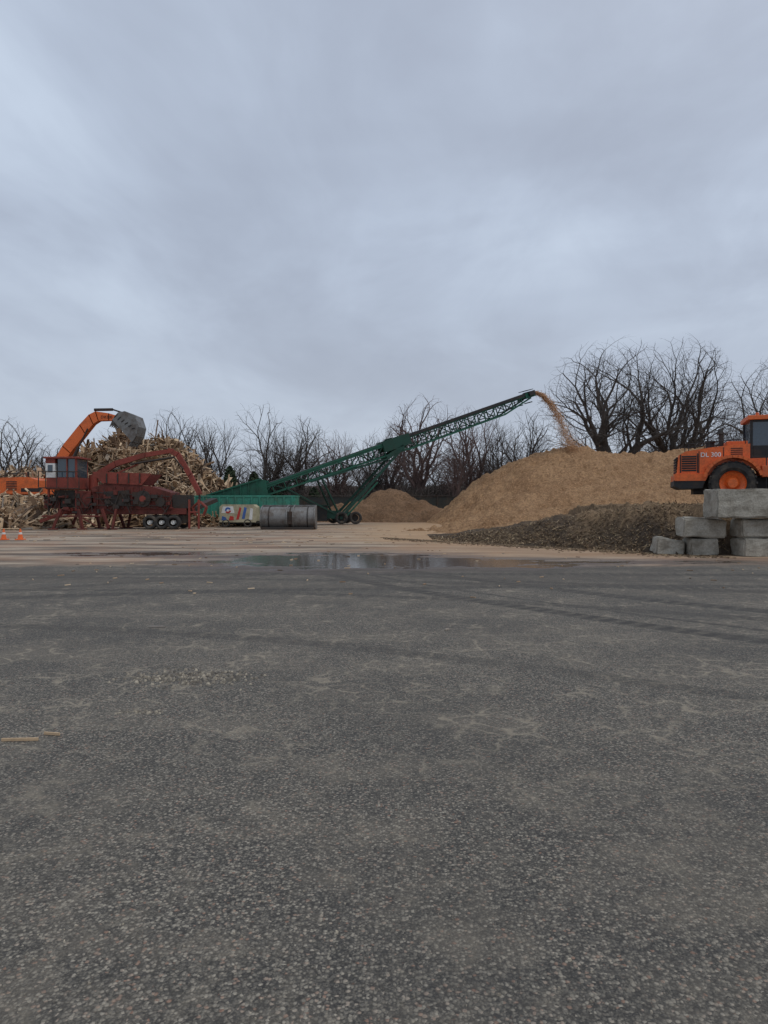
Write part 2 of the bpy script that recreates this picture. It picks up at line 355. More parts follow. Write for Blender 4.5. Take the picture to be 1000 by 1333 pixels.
for bx in [(10.05,12.35,21.45,22.35,1.19,2.06,.02,.0),(12.4,14.7,21.5,22.4,1.19,2.06),(10.95,12.6,21.7,22.5,.6,1.15),(12.64,14.4,21.7,22.5,.6,1.15),
           (10.98,12.7,21.65,22.5,-.02,.56,.03),(12.75,14.5,21.65,22.5,-.02,.56),(9.4,10.72,22.15,22.95,.56,1.16,-.06,.05),
           (8.75,9.62,22.6,23.4,-.05,.5,-.15,.14),(9.66,10.5,22.2,23.0,-.03,.53,-.08,-.05),(14.75,17,21.5,22.4,1.19,2.06),(14.45,16.2,21.7,22.5,.6,1.15),(14.55,16.3,21.65,22.5,-.02,.56)]:
    block('concrete_block',*bx)
# ---------------------------------------------------------------- wheel loader
g=G('wheel_loader')
O=g.p('hood_and_body',orange,.03); K=g.p('frame_and_counterweight',black,.02); T=g.p('tyres',rubber); RM=g.p('wheel_rims',orange,smooth=False)
GL=g.p('cab_glass',glass); Wt=g.p('markings',white); 
y0,y1=24.75,27.35; yi0,yi1=25.0,27.1
O.prism([(10.26,3.42),(10.5,3.56),(11.3,3.68),(12.1,3.77),(12.62,3.79),(12.62,2.75),(10.2,2.72)],yi0,yi1)
O.prism([(10.12,2.72),(11.25,2.72),(11.15,2.5),(10.12,2.5)],yi0-.12,yi1+.12)
K.prism([(10.1,2.5),(11.15,2.5),(11.05,2.22),(10.3,2.2),(10.1,2.3)],yi0-.1,yi1+.1)
for i in range(7): K.bx(10.36,10.86,yi0-.02,yi0+.01,2.84+i*.085,2.9+i*.085)
K.bx(10.3,10.34,yi0-.025,yi0+.01,2.78,3.46); K.bx(10.88,10.92,yi0-.025,yi0+.01,2.78,3.5)
for i in range(6): K.bx(10.18,10.24,yi0+.2,yi1-.2,2.82+i*.1,2.88+i*.1)
K.bx(10.93,10.96,yi0-.012,yi0+.01,2.76,3.58); K.bx(11.75,11.78,yi0-.012,yi0+.01,2.9,3.7)
for i in range(5): K.bx(12.0,12.4,yi0-.014,yi0+.01,3.35+i*.07,3.385+i*.07)
K.bx(10.8,14.2,25.45,26.65,2.0,2.75)
for yy in (25.02,27.08):
    T.tyre((12.05,yy,2.38),.8,.62); RM.rim((12.05,yy,2.38),.8,.62)
    T.tyre((15.3,yy,2.38),.8,.62); RM.rim((15.3,yy,2.38),.8,.62)
K.cyl((12.05,25,2.38),(12.05,27,2.38),.2); K.cyl((15.3,25,2.38),(15.3,27,2.38),.2)
for a,b in((yi0-.3,yi0+.36),(yi1-.36,yi1+.3)):
    O.arc(12.05,2.38,.93,1.0,math.radians(18),math.radians(165),a,b)
    O.arc(15.3,2.38,.93,1.0,math.radians(40),math.radians(160),a,b)
O.prism([(11.3,2.72),(11.15,3.0),(11.5,3.22),(12.6,3.22),(12.95,3.0),(12.95,2.75),(12.8,2.9),(12.05,3.3),(11.4,3.0)],yi0-.05,yi0+.02)
K.cyl((11.75,25.6,3.75),(11.75,25.6,4.3),.085,n=14); K.cyl((11.72,25.6,4.22),(11.72,25.6,4.42),.12,.07,n=14); K.cyl((11.45,26.4,3.7),(11.45,26.4,3.98),.16,n=16); K.cyl((11.45,26.4,3.98),(11.45,26.4,4.05),.2,n=16)
O.bx(11.9,12.6,25.25,26.8,3.78,3.93)
for yy in(25.15,26.95):
    K.beam((10.6,yy,3.85),(12.5,yy,4.0),.03); 
    for xx in(10.6,11.3,12.5): K.beam((xx,yy,3.55),(xx,yy,3.85+(xx-10.6)*.08),.03)
cx0,cx1,cy0,cy1=12.66,14.35,25.2,26.95
O.bx(cx0,cx1,cy0,cy1,3.0,3.3); O.bx(cx0-.08,cx1+.12,cy0-.08,cy1+.08,4.68,4.84); 
GL.bx(cx0+.04,cx1-.04,cy0+.04,cy1-.04,3.3,4.68)
for xx in(cx0+.045,cx0+.82,cx1-.045):
    for yy in(cy0+.045,cy1-.045): K.beam((xx,yy,3.28),(xx,yy,4.7),.09)
for yy in(cy0+.03,cy1-.03): K.beam((cx0,yy,4.64),(cx1,yy,4.64),.07); K.beam((cx0,yy,3.33),(cx1,yy,3.33),.07)
K.bx(cx0+.1,cx0+.75,cy0+.01,cy0+.04,3.3,3.75)
O.cyl((12.95,25.6,4.84),(12.95,25.6,4.98),.06,n=12)
for i in range(4): K.bx(13.2,13.75,24.95,25.2,2.0+i*.3,2.04+i*.3)
K.beam((13.15,24.95,1.95),(13.15,24.95,3.6),.035); K.beam((13.8,24.95,1.95),(13.8,24.95,3.6),.035)
O.bx(13.0,14.2,24.85,25.4,2.6,3.0)
O.bx(14.4,16.2,25.5,26.6,2.1,3.0); K.cyl((14.3,26.05,1.9),(14.3,26.05,3.0),.18)
for yy in(25.55,26.55):
    O.prism([(14.6,3.1),(15.0,3.45),(16.2,3.1),(17.3,2.2),(17.2,1.95),(16.0,2.6),(14.9,3.0)],yy-.07,yy+.07)
K.beam((14.9,26.05,2.6),(16.6,26.05,3.1),.16); K.beam((16.6,26.05,3.1),(17.2,26.05,2.5),.12)
K.arc(17.9,2.35,.68,.73,math.radians(90),math.radians(270),24.6,27.5); K.bx(17.85,18.8,24.6,27.5,1.64,1.69)
K.bx(17.3,18.4,24.6,24.64,1.69,2.9); K.bx(17.3,18.4,27.46,27.5,1.69,2.9)
e=g.done()
def text(s,loc,size,m,parent,name,rotz=0,ext=.004):
    cu=bpy.data.curves.new(name,'FONT'); cu.body=s; cu.size=size; cu.extrude=ext; cu.materials.append(m)
    o=bpy.data.objects.new(name,cu); COL.objects.link(o); o.location=loc; o.rotation_euler=(math.pi/2,0,rotz); o.parent=parent; return o
tx=text('DL 300',(10.99,yi0-.012,3.36),.23,white,e,'model_marking'); tx.data.offset=.003
YAW=math.radians(-19); piv=Vector((10.1,24.9,0)); newp=Vector((10.75,26.3,0))
Rz=Matrix.Rotation(YAW,3,'Z'); e.rotation_euler=(0,0,YAW); e.location=newp-Rz@piv+Vector((0,0,-.02))
# ---------------------------------------------------------------- excavator
ZB=1.2
g=G('excavator'); O=g.p('house_and_boom',orange_e,.03); K=g.p('undercarriage_and_cab',black,.02); GL=g.p('cab_glass',glass); BK=g.p('bucket',greyst,.01); CH=g.p('hydraulic_rods',darkst)
yc=54
for ty in(yc-1.35,yc+1.35):
    K.prism([(-28.0,ZB+.45),(-27.6,ZB+.05),(-24.6,ZB+.05),(-24.1,ZB+.45),(-24.5,ZB+.9),(-27.6,ZB+.9)],ty-.3,ty+.3)
    for i in range(18):
        xx=-27.8+i*.205; K.box((xx,ty,ZB+.92),(.14,.66,.06)); K.box((xx,ty,ZB+.04),(.14,.66,.06))
K.cyl((-26,yc,ZB+.7),(-26,yc,ZB+1.15),.9)
O.bx(-28.3,-24.2,yc-1.4,yc+1.4,ZB+1.12,ZB+1.3)
O.prism([(-28.5,ZB+1.2),(-28.6,ZB+1.8),(-28.4,ZB+2.35),(-26.4,ZB+2.4),(-25.6,ZB+2.15),(-24.6,ZB+2.1),(-24.5,ZB+1.3)],yc-1.38,yc+1.38)
for i in range(6): K.bx(-28.0,-27.2,yc-1.4,yc-1.37,ZB+1.45+i*.12,ZB+1.51+i*.12)
K.bx(-26.9,-25.3,yc-1.4,yc-1.37,ZB+1.32,ZB+1.6)
K.beam((-28.1,yc-1.2,ZB+2.7),(-26.6,yc-1.2,ZB+2.7),.04); 
for xx in(-28.1,-27.3,-26.6): K.beam((xx,yc-1.2,ZB+2.3),(xx,yc-1.2,ZB+2.7),.04)
K.cyl((-27.2,yc+.3,ZB+2.3),(-27.2,yc+.3,ZB+2.9),.08)
K.bx(-25.6,-24.0,yc+.2,yc+1.35,ZB+1.2,ZB+1.9); GL.bx(-25.5,-24.1,yc+.25,yc+1.3,ZB+1.9,ZB+3.1); O.bx(-25.65,-24.0,yc+.15,yc+1.4,ZB+3.1,ZB+3.2)
def strip(b,top,bot,ya,yb):
    n=len(top)
    for i in range(n-1): b.prism([bot[i],bot[i+1],top[i+1],top[i]],ya,yb)
top=[(-25.3,4.2),(-24.3,6.0),(-23.0,7.6),(-22.3,8.35),(-21.8,8.6),(-20.8,8.45),(-19.6,8.1)]
bot=[(-24.8,3.8),(-23.75,5.5),(-22.6,6.95),(-22.0,7.7),(-21.6,7.95),(-20.8,7.98),(-19.6,7.75)]
strip(O,top,bot,yc-.3,yc+.3)
CH.cyl((-24.0,yc-.5,3.7),(-23.0,yc-.5,5.9),.12); CH.cyl((-23.0,yc-.5,5.9),(-22.3,yc-.5,7.3),.06)
CH.cyl((-22.0,yc,8.78),(-20.6,yc,8.8),.11); CH.cyl((-20.6,yc,8.8),(-19.7,yc-.4,8.5),.06)
O.beam((-19.9,yc-.1,8.3),(-18.6,yc-2.2,7.7),.38,.46); K.beam((-19.4,yc-.9,8.4),(-18.4,yc-2.2,8.1),.14,.14)
BP=[(-19.4,7.65),(-19.0,8.15),(-18.5,8.25),(-17.8,7.95),(-17.55,7.15),(-17.7,6.5),(-18.0,6.05)]
for (a,b_) in zip(BP,BP[1:]): BK.prism([a,b_,(b_[0]-.05,b_[1]-.05),(a[0]-.05,a[1]-.05)],yc-3.25,yc-1.55)
for q in(yc-3.27,yc-1.58): BK.prism(BP,q,q+.05)
for i in range(6):
    xx=-19.25+i*.25; K.beam((xx,yc-3.29,7.8-i*.16),(xx+.22,yc-3.29,8.05-i*.2),.03,.07)
for i in range(5):
    yy=yc-3.15+i*.36; BK.prism([(-18.05,6.3),(-17.9,6.1),(-18.3,5.75)],yy,yy+.13); BK.prism([(-19.4,7.7),(-19.25,7.5),(-19.65,7.15)],yy,yy+.13)
e=g.done(); text('DX300',(-21.4,yc-.32,8.1),.3,black,e,'boom_marking')
# ---------------------------------------------------------------- lumber debris piles
def plankpile(name,hf,xr,yr,n,core,seed,big=1.0,stick=.06):
    random.seed(seed); g=G(name)
    field('core',core,lin(*xr,70),lin(*yr,60),lambda x,y:hf(x,y)-.3,g.e)
    b=g.p('broken_boards',wood); k=0
    while k<n:
        x=U(*xr);y=U(*yr);z=hf(x,y)
        if z<.02: continue
        k+=1; L=U(.4,2.2)*big*(1.6 if R()<.1 else 1); wd=random.choice([.09,.14,.1,.19,.3]); up=R()<stick
        rot=Matrix.Rotation(U(0,6.3),3,'Z')@Matrix.Rotation(random.gauss(0,1.0 if up else .6),3,'Y')@Matrix.Rotation(random.gauss(0,.7),3,'X')
        b.box((x,y,max(z-U(.0,.3)+ (U(.2,.7) if up and z>1 else 0),.05)),(L,wd,U(.02,.05)),rot)
        if R()<.09 and z>.5:
            for q in range(5): b.box(Vector((x,y,z))+rot@Vector((0,q*.22-.44,0)),(1.2,.1,.02),rot)
            for q in(-.5,0,.5): b.box(Vector((x,y,z))+rot@Vector((q,0,-.06)),(.05,1.0,.09),rot)
    g.done()
core=pilemat('debris_core',(.2,.13,.085),(.12,.082,.055),(.04,.028,.02),.4)
def h1(x,y):
    d,t=seg(x,y,-22.2,58,-18.2,57); z=6.8-.62*d-.06*d*d
    d2,_=seg(x,y,-29,58,-14.2,55.0); z=max(z,4.0-.8*d2)
    return z+1.5*fbm(x,y,.55,4,4)
plankpile('lumber_debris_pile',h1,(-36,-7),(47.8,68),6800,core,3,1.0,.16)
def h2(x,y):
    d,t=seg(x,y,-40,50,-25.5,49.5); z=2.15-.4*d
    d2,_=seg(x,y,-38,58,-29.5,56.5); z=max(z,4.0-.75*d2)
    d3,_=seg(x,y,-28,54,-24,54); z=max(z,1.25-.25*d3)
    return z+.45*fbm(x,y,.8,3,8)
plankpile('lumber_debris_pile.001',h2,(-44,-18),(43.5,64),4200,core,5)
# ---------------------------------------------------------------- red grinder with knuckle-boom
g=G('wood_grinder'); r=g.p('chassis_and_hopper',red,.015); rl=g.p('operator_tower',redl,.015); K=g.p('machinery',darkst); T=g.p('tyres',rubber); RM=g.p('rims',white); W=g.p('cab_panel',white); GL=g.p('cab_glass',glass)
ya,yb=45,47.4
for yy in (ya+.3,yb-.3): r.beam((-20.8,yy,1.15),(-12.6,yy,1.15),.18,.38)
for xx in np.arange(-20.5,-12.6,1.0): r.beam((xx,ya+.3,1.15),(xx,yb-.3,1.15),.12,.2)
for xx in(-21.3,-19.55):
    for yy in(ya+.1,ya+1.7): rl.beam((xx,yy,1.2),(xx,yy,4.55),.12)
rl.bx(-21.45,-19.4,ya,ya+1.85,2.55,2.7); rl.bx(-21.4,-19.45,ya+.02,ya+1.8,2.7,3.3); rl.bx(-21.55,-19.35,ya-.1,ya+1.95,4.5,4.62)
W.bx(-21.45,-20.85,ya+.0,ya+1.7,3.3,4.2); rl.bx(-21.45,-20.85,ya+.0,ya+1.7,4.2,4.5); GL.bx(-20.7,-19.5,ya+.08,ya+1.75,3.32,4.48); GL.bx(-21.3,-21.0,ya-.02,ya+.01,3.65,4.1)
rl.beam((-20.1,ya+.03,3.3),(-20.1,ya+.03,4.5),.07)
K.beam((-21.9,ya,2.7),(-21.9,ya,3.7),.05); K.beam((-21.9,ya,3.7),(-19.2,ya-.3,3.65),.05); K.beam((-21.9,ya,2.65),(-19.2,ya-.3,2.6),.1,.06)
for xx in(-21.3,-20.6,-19.9,-19.2): K.beam((xx,ya-.3,2.6),(xx,ya-.3,3.65),.04)
K.bx(-21.0,-19.7,ya+.2,ya+1.6,1.4,2.5)
r.bx(-21.6,-20.6,ya+.1,ya+.9,1.35,1.9); r.bx(-19.6,-18.6,ya+.05,ya+1.4,1.35,2.45)
rl.beam((-21.9,ya+.2,.5),(-19.8,ya+.2,1.3),.16,.2)
for xx,dx in((-20.4,-.45),(-19.3,.3),(-17.8,.45),(-16.9,-.2)):
    for yy in(ya-.2,yb+.1): r.beam((xx,yy,1.3),(xx+dx,yy-.1,.08),.14,.17); r.box((xx+dx,yy-.1,.04),(.5,.4,.08))
r.beam((-21.6,ya-.2,.85),(-17.5,ya-.2,.85),.08,.1)
r.beam((-19.4,ya-.2,.95),(-18.2,ya-.2,.25),.08,.08)
r.prism([(-18.4,1.3),(-18.6,2.65),(-17.6,2.95),(-14.9,2.75),(-13.6,2.35),(-13.5,1.3)],ya+.15,yb-.1)
K.prism([(-17.7,1.5),(-17.8,2.4),(-16.2,2.5),(-16.1,1.5)],ya+.05,ya+.14)
# flared tub sides
rl.prism([(-17.9,2.96),(-18.5,3.65),(-14.8,3.55),(-15.4,2.84)],ya+.1,ya+.2); r.prism([(-17.9,2.96),(-18.5,3.65),(-14.8,3.55),(-15.4,2.84)],yb-.2,yb-.1)
for xx in(-17.6,-16.9,-16.2,-15.5): K.beam((xx,ya+.06,2.95),(xx,ya+.06,3.55),.07,.07)
for xx in np.arange(-18.2,-13.6,.55): r.beam((xx,ya+.1,1.35),(xx,ya+.1,2.7 if xx<-15 else 2.35),.08,.08)
for i in range(3): K.beam((-18.3,ya+.06,1.55+i*.4),(-13.6,ya+.06,1.5+i*.3),.05,.06)
K.cyl((-15.3,ya-.02,1.95),(-15.3,ya+.15,1.95),.52,n=28); rl.cyl((-15.3,ya-.06,1.95),(-15.3,ya,1.95),.2,n=20); K.cyl((-14.2,ya-.02,1.75),(-14.2,ya+.15,1.75),.3,n=24)
K.bx(-13.5,-12.6,ya+.3,yb-.3,1.35,2.2)
for xx in(-14.85,-14.1,-13.35):
    for yy in(ya+.1,yb-.1): T.tyre((xx,yy,.46),.46,.4,False); RM.rim((xx,yy,.46),.46*.55,.42)
K.bx(-15.2,-12.9,ya+.4,yb-.4,.4,.9)
for i in range(60):
    x=U(-21.5,-13); K.beam((x,ya+U(-.1,.1),U(.9,2.6)),(x+U(-.6,.6),ya+U(-.1,.1),U(.9,2.4)),U(.02,.06))
for i in range(34):
    x=U(-21.3,-13.2);z=U(1.0,2.4); (r if i%2 else K).bx(x,x+U(.1,.4),ya-U(.02,.16),ya+.15,z,z+U(.08,.3))
ym=ya+1.2
rl.cyl((-18.9,ym,2.5),(-18.9,ym,3.5),.28)
strip(rl,[(-19.1,3.45),(-17.5,4.4),(-15.5,4.95),(-13.7,5.2)],[(-18.9,3.1),(-17.4,4.07),(-15.5,4.67),(-13.7,4.98)],ym-.13,ym+.13)
strip(rl,[(-14.0,5.25),(-13.3,4.95),(-12.5,3.6),(-11.85,2.3)],[(-13.95,4.95),(-13.5,4.7),(-12.72,3.4),(-12.1,2.2)],ym-.12,ym+.12)
rl.beam((-18.6,ym,3.1),(-16.0,ym,4.2),.1); K.cyl((-16.4,ym-.2,4.2),(-13.6,ym-.2,4.65),.07); K.cyl((-13.6,ym-.2,4.65),(-13.0,ym-.2,3.9),.05)
K.beam((-12.0,ym,2.2),(-12.0,ym,1.75),.12)
for s_ in(-1,1):
    for dy in(-.2,.0,.2): rl.beam((-12.0,ym+dy,1.8),(-12.0+s_*.45,ym+dy,1.4),.07,.09); rl.beam((-12.0+s_*.45,ym+dy,1.4),(-12.0+s_*.25,ym+dy,.85),.07,.09)
rl.beam((-12.4,ya+.2,0.05),(-12.4,ya+.2,1.9),.12,.12); rl.beam((-11.8,ya+.2,0.05),(-11.8,ya+.2,1.9),.12,.12); rl.beam((-12.4,ya+.2,1.1),(-11.8,ya+.2,1.1),.1)
K.beam((-13.2,yb-1,1.0),(-11.6,yb+1,1.9),.8,.25)
g.done()
# ---------------------------------------------------------------- feed hopper container
g=G('hopper_container'); t=g.p('ribbed_box',teal,.01); tg=g.p('chute',green,.01); K=g.p('wheels_and_frame',black)
x0,x1,ya,yb=-13.6,-6.4,51,53.4
for yy in(ya,yb): t.bx(x0,x1,yy-.03,yy+.03,.35,2.15); t.beam((x0,yy,2.18),(x1,yy,2.18),.14,.12); t.beam((x0,yy,.35),(x1,yy,.35),.14,.14)
for xx in(x0,x1): t.bx(xx-.03,xx+.03,ya+.03,yb-.03,.35,2.15); t.beam((xx,ya,2.18),(xx,yb,2.18),.12,.12)
for xx in np.arange(x0+.05,x1+.01,.58):
    t.bx(xx-.05,xx+.05,ya-.12,ya-.03,.42,2.12)
t.bx(x0+.05,x1-.05,ya+.04,yb-.04,.38,.48)
K.bx(x0+.3,x1-.3,ya+.2,yb-.2,.12,.34)
for xx in(-13,-12.2,-7.6): K.cyl((xx,ya-.05,.2),(xx,ya+.15,.2),.2)
tg.prism([(-12.9,2.22),(-9.0,3.4),(-8.6,3.35),(-8.4,2.22)],ya+.5,ya+.6); tg.prism([(-12.9,2.22),(-9.0,3.4),(-8.6,3.35),(-8.4,2.22)],yb-.6,yb-.5)
for xx in np.arange(-12.2,-8.6,.6): tg.beam((xx,ya+.45,2.24),(xx,ya+.45,2.18+(xx+12.9)*.3),.08,.06)
tg.beam((-12.9,ya+.45,2.24),(-8.9,ya+.45,3.45),.1,.12)
g.done()
g=G('painted_engine_trailer'); c_=g.p('body',cream,.04); K=g.p('frame',black); T=g.p('tyres',rubber); b_=g.p('mural_blue_shapes',blue); m_=g.p('mural_red_shapes',mred); w_=g.p('mural_white_shapes',white)
x0,x1,ya,yb=-11.3,-8.85,48.9,50.3
c_.prism([(x0,.4),(x0,1.4),(x0+.15,1.55),(x1-.2,1.55),(x1,1.4),(x1,.4)],ya,yb); K.bx(x0-.1,x1+.1,ya+.1,yb-.1,.28,.4)
for xx in(-10.9,-9.4): T.tyre((xx,ya+.1,.3),.3,.22,False)
K.beam((x1,49.6,.4),(x1+1.0,49.6,.35),.1)
w_.prism([(-11.2,1.0),(-11.1,1.45),(-10.4,1.46),(-10.3,1.0)],ya-.006,ya-.001)
b_.arc(-10.75,1.2,.08,.2,0.3,3.6,ya-.014,ya-.008); m_.arc(-10.75,1.2,.1,.22,3.8,6.1,ya-.014,ya-.008)
m_.prism([(-10.2,.55),(-9.95,1.4),(-9.82,1.35),(-10.0,.55)],ya-.008,ya-.001); b_.prism([(-9.8,.6),(-9.62,1.42),(-9.45,1.35),(-9.6,.6)],ya-.008,ya-.001); w_.prism([(-9.3,.55),(-9.2,1.35),(-9.02,1.3),(-9.08,.55)],ya-.008,ya-.001)
b_.prism([(-11.2,.5),(-11.15,.8),(-10.9,.7),(-10.8,.5)],ya-.008,ya-.001); m_.prism([(-10.7,.5),(-10.6,.8),(-10.35,.75),(-10.35,.5)],ya-.008,ya-.001)
g.done()
# ---------------------------------------------------------------- loader bucket resting on the ground
g=G('loader_bucket'); b=g.p('shell',greyst,0,True); K=g.p('wear_strips',darkst,.01); sdp=g.p('end_plates_and_ribs',greyst,.01)
yb0=46.1
prof=[(.1,.03)]+[(-.55-.75*math.sin(math.radians(a)),.72-.7*math.cos(math.radians(a))) for a in range(0,181,12)]+[(-.3,1.46),(-.1,1.5)]
X0,X1=-7.8,-4.4
vs=[];n=len(prof)
for xx in (X0,X1): vs+=[(xx,yb0+a,z_) for a,z_ in prof]
b.add(vs,[(i,i+1,n+i+1,n+i) for i in range(n-1)])
def rib(bb,xx,th,gr_):
    q=[(yb0-.5+(a+.5)*(1+gr_),.72+(z_-.72)*(1+gr_)) for a,z_ in prof]
    pv=[(xx-th,a,z_) for a,z_ in q]+[(xx+th,a,z_) for a,z_ in q]
    bb.add(pv,[tuple(range(n)),tuple(range(2*n-1,n-1,-1))]+[(i,(i+1)%n,n+(i+1)%n,n+i) for i in range(n)])
rib(sdp,X0,.05,.06); rib(sdp,X1,.05,.06); rib(K,-5.95,.035,.07); rib(sdp,-6.15,.04,.1); rib(sdp,-5.75,.04,.1); rib(K,-7.3,.03,.04); rib(K,-4.85,.03,.04)
K.bx(X0+.05,X1-.05,yb0-1.3,yb0-1.0,.0,.16); K.bx(-6.11,-5.79,yb0-1.33,yb0-1.25,.35,1.15)
sdp.beam((X0,yb0-.2,1.52),(X1,yb0-.2,1.52),.2,.07)
g.done()
# ---------------------------------------------------------------- stacking conveyor
g=G('stacking_conveyor'); gr=g.p('truss',green); gd=g.p('diagonals_and_legs',greend); K=g.p('belt_and_rollers',black); T=g.p('tyres',rubber); RM=g.p('rims',white)
Tp=Vector((-12.6,51.9,1.5)); Hp=Vector((12.0,60,10.75)); D=(Hp-Tp); Lc=D.length; D.normalize()
sdv=D.cross(Vector((0,0,1))).normalized(); upv=sdv.cross(D)
def P(s,a,b): return Tp+D*s+sdv*a+upv*b
hw=.62
N=30; st=[Lc*i/N for i in range(N+1)]
for a in(-hw,hw):
    gr.beam(P(0,a,0),P(Lc,a,0),.12,.16,upv)
    gr.beam(P(0,a,-.5),P(Lc*.57,a,-.85),.12,.13,upv); gr.beam(P(Lc*.57,a,-.9),P(Lc*.9,a,-.85),.12,.13,upv); gr.beam(P(Lc*.9,a,-.85),P(Lc,a,-.25),.12,.12,upv)
    for i,s in enumerate(st):
        bb=-.5-.35*min(1,s/(Lc*.57)) if s<Lc*.9 else -.85+.6*(s-Lc*.9)/(Lc*.1)
        gr.beam(P(s,a,0),P(s,a,bb),.07)
        if i<N:
            s2=st[i+1]; b2=-.5-.35*min(1,s2/(Lc*.57)) if s2<Lc*.9 else -.85+.6*(s2-Lc*.9)/(Lc*.1)
            (gd.beam(P(s,a,0),P(s2,a,b2),.07) if i%2 else gd.beam(P(s,a,bb),P(s2,a,0),.07))
for i,s in enumerate(st):
    gd.beam(P(s,-hw,-.6),P(s,hw,-.6),.07)
    for q in(0,.5): 
        if s+q*Lc/N<Lc: K.cyl(P(s+q*Lc/N,-hw*.85,.12),P(s+q*Lc/N,hw*.85,.12),.06,n=8)
K.beam(P(-.2,0,.22),P(Lc+.1,0,.22),.95,.03,upv); K.beam(P(0,0,-.22),P(Lc,0,-.22),.95,.02,upv)
K.cyl(P(Lc+.15,-.55,.03),P(Lc+.15,.55,.03),.26,n=24); K.cyl(P(-.1,-.55,.03),P(-.1,.55,.03),.22,n=20)
for a in(-hw-.1,hw+.1): K.beam(P(Lc*.56,a,.12),P(Lc,a,.12),.03,.2,upv)
gr.beam(P(Lc-.5,-.74,.0),P(Lc+.4,-.74,.0),.06,.45,upv); gr.beam(P(Lc-.5,.74,.0),P(Lc+.4,.74,.0),.06,.45,upv)
K.beam(P(Lc-.2,.85,.1),P(Lc+.35,.85,.1),.25,.35,upv); K.beam(P(Lc-.3,0,.45),P(Lc+.5,0,.38),1.1,.05,upv)
for a in(-hw-.08,hw+.08): gr.beam(P(.2,a,.2),P(Lc*.14,a,.28),.05,.5,upv); gr.beam(P(Lc*.14,a,.14),P(Lc*.55,a,.14),.04,.12,upv)
for a in(-hw-.12,hw+.12):
    gd.beam(P(Lc*.5,a,-.1),P(Lc*.585,a,-.1),.1,.85,upv); gd.beam(P(Lc*.5,a,-.95),P(Lc*.56,a,-.55),.1,.35,upv)
    gd.beam(P(Lc*.27,a,-.75),P(Lc*.5,a,-1.05),.09,.12,upv)
gd.beam(P(Lc*.53,0,-.2),P(Lc*.53,0,.42),1.5,.12)
for a in(-.85,.85):
    topp=P(Lc*.545,a,-.75); mid=P(Lc*.3,a,-.7)
    axl=Vector((-3.7,56.2,.55))+sdv*a*1.3
    gd.beam(axl,topp,.18,.2); gr.beam(axl+Vector((.4,0,.1)),axl+(topp-axl)*.55+Vector((.3,0,-.12)),.12,.13)
    gd.beam(axl,mid,.1,.12); gd.beam(axl+Vector((0,0,.1)),P(Lc*.2,a*.8,-.6),.08,.1)
    T.tyre(tuple(axl+sdv*(.2 if a>0 else -.2)),.5,.35,False)
    T.tyre(tuple(axl+sdv*(.2 if a>0 else -.2)+Vector((1.1,0,0))),.5,.35,False)
    K.cyl(axl+Vector((0,-.1,0)),axl+Vector((0,.1,0)),.27,n=18); K.cyl(axl+Vector((1.1,-.1,0)),axl+Vector((1.1,.1,0)),.27,n=18)
gd.beam(Vector((-3.7,56.2,.55))-sdv*1.3,Vector((-3.7,56.2,.55))+sdv*1.3,.2,.2)
a0=Vector((-3.7,56.2,.55)); t0=P(Lc*.545,0,-.75)
for f_ in(.25,.45,.65,.85):
    q=a0+(t0-a0)*f_; gd.beam(q-sdv*(1.1-.25*f_),q+sdv*(1.1-.25*f_),.09)
K.bx(-5.6,-4.4,54.8,56,.3,1.5); gd.bx(-5.7,-4.3,54.7,56.1,1.5,1.56); gd.bx(-4.4,-3.5,54.9,55.9,.5,1.1)
g.done()
b=B()
for i in range(8000):
    t=R()**.85*1.18; vx=3.15+random.gauss(0,.16)+ (random.gauss(0,.4) if R()<.25 else 0); sp=.04+.2*t
    x=12.35+vx*t+random.gauss(0,sp*.6); z=10.95+1.15*t-4.9*t*t*U(.92,1.03)+random.gauss(0,sp); y=60.1+.33*vx*t*.3+random.gauss(0,sp+.1)
    s_=U(.012,.04); b.box((x,y,z),(s_*1.6,s_,s_*.6),Matrix.Rotation(U(0,3),3,'Z')@Matrix.Rotation(U(0,3),3,'X'))
for i in range(3500):
    a=U(0,6.28); r_=abs(random.gauss(0,.8)); s_=U(.012,.03); b.box((16.1+r_*math.cos(a),60.8+r_*math.sin(a)*.6,6.0+abs(random.gauss(0,.5))),(s_,s_,s_),Matrix.Rotation(U(0,3),3,'X'))
b.make('falling_wood_chips',chipm)
# ---------------------------------------------------------------- cones
for cx in(-16.4,-17.15):
    g=G('traffic_cone'); o=g.p('cone',conem,.005); w_=g.p('reflective_band',white)
    o.box((cx,32,.02),(.34,.34,.04)); o.cyl((cx,32,.04),(cx,32,.5),.12,.03,n=20); w_.cyl((cx,32,.25),(cx,32,.34),.083,.066,n=20); g.done()
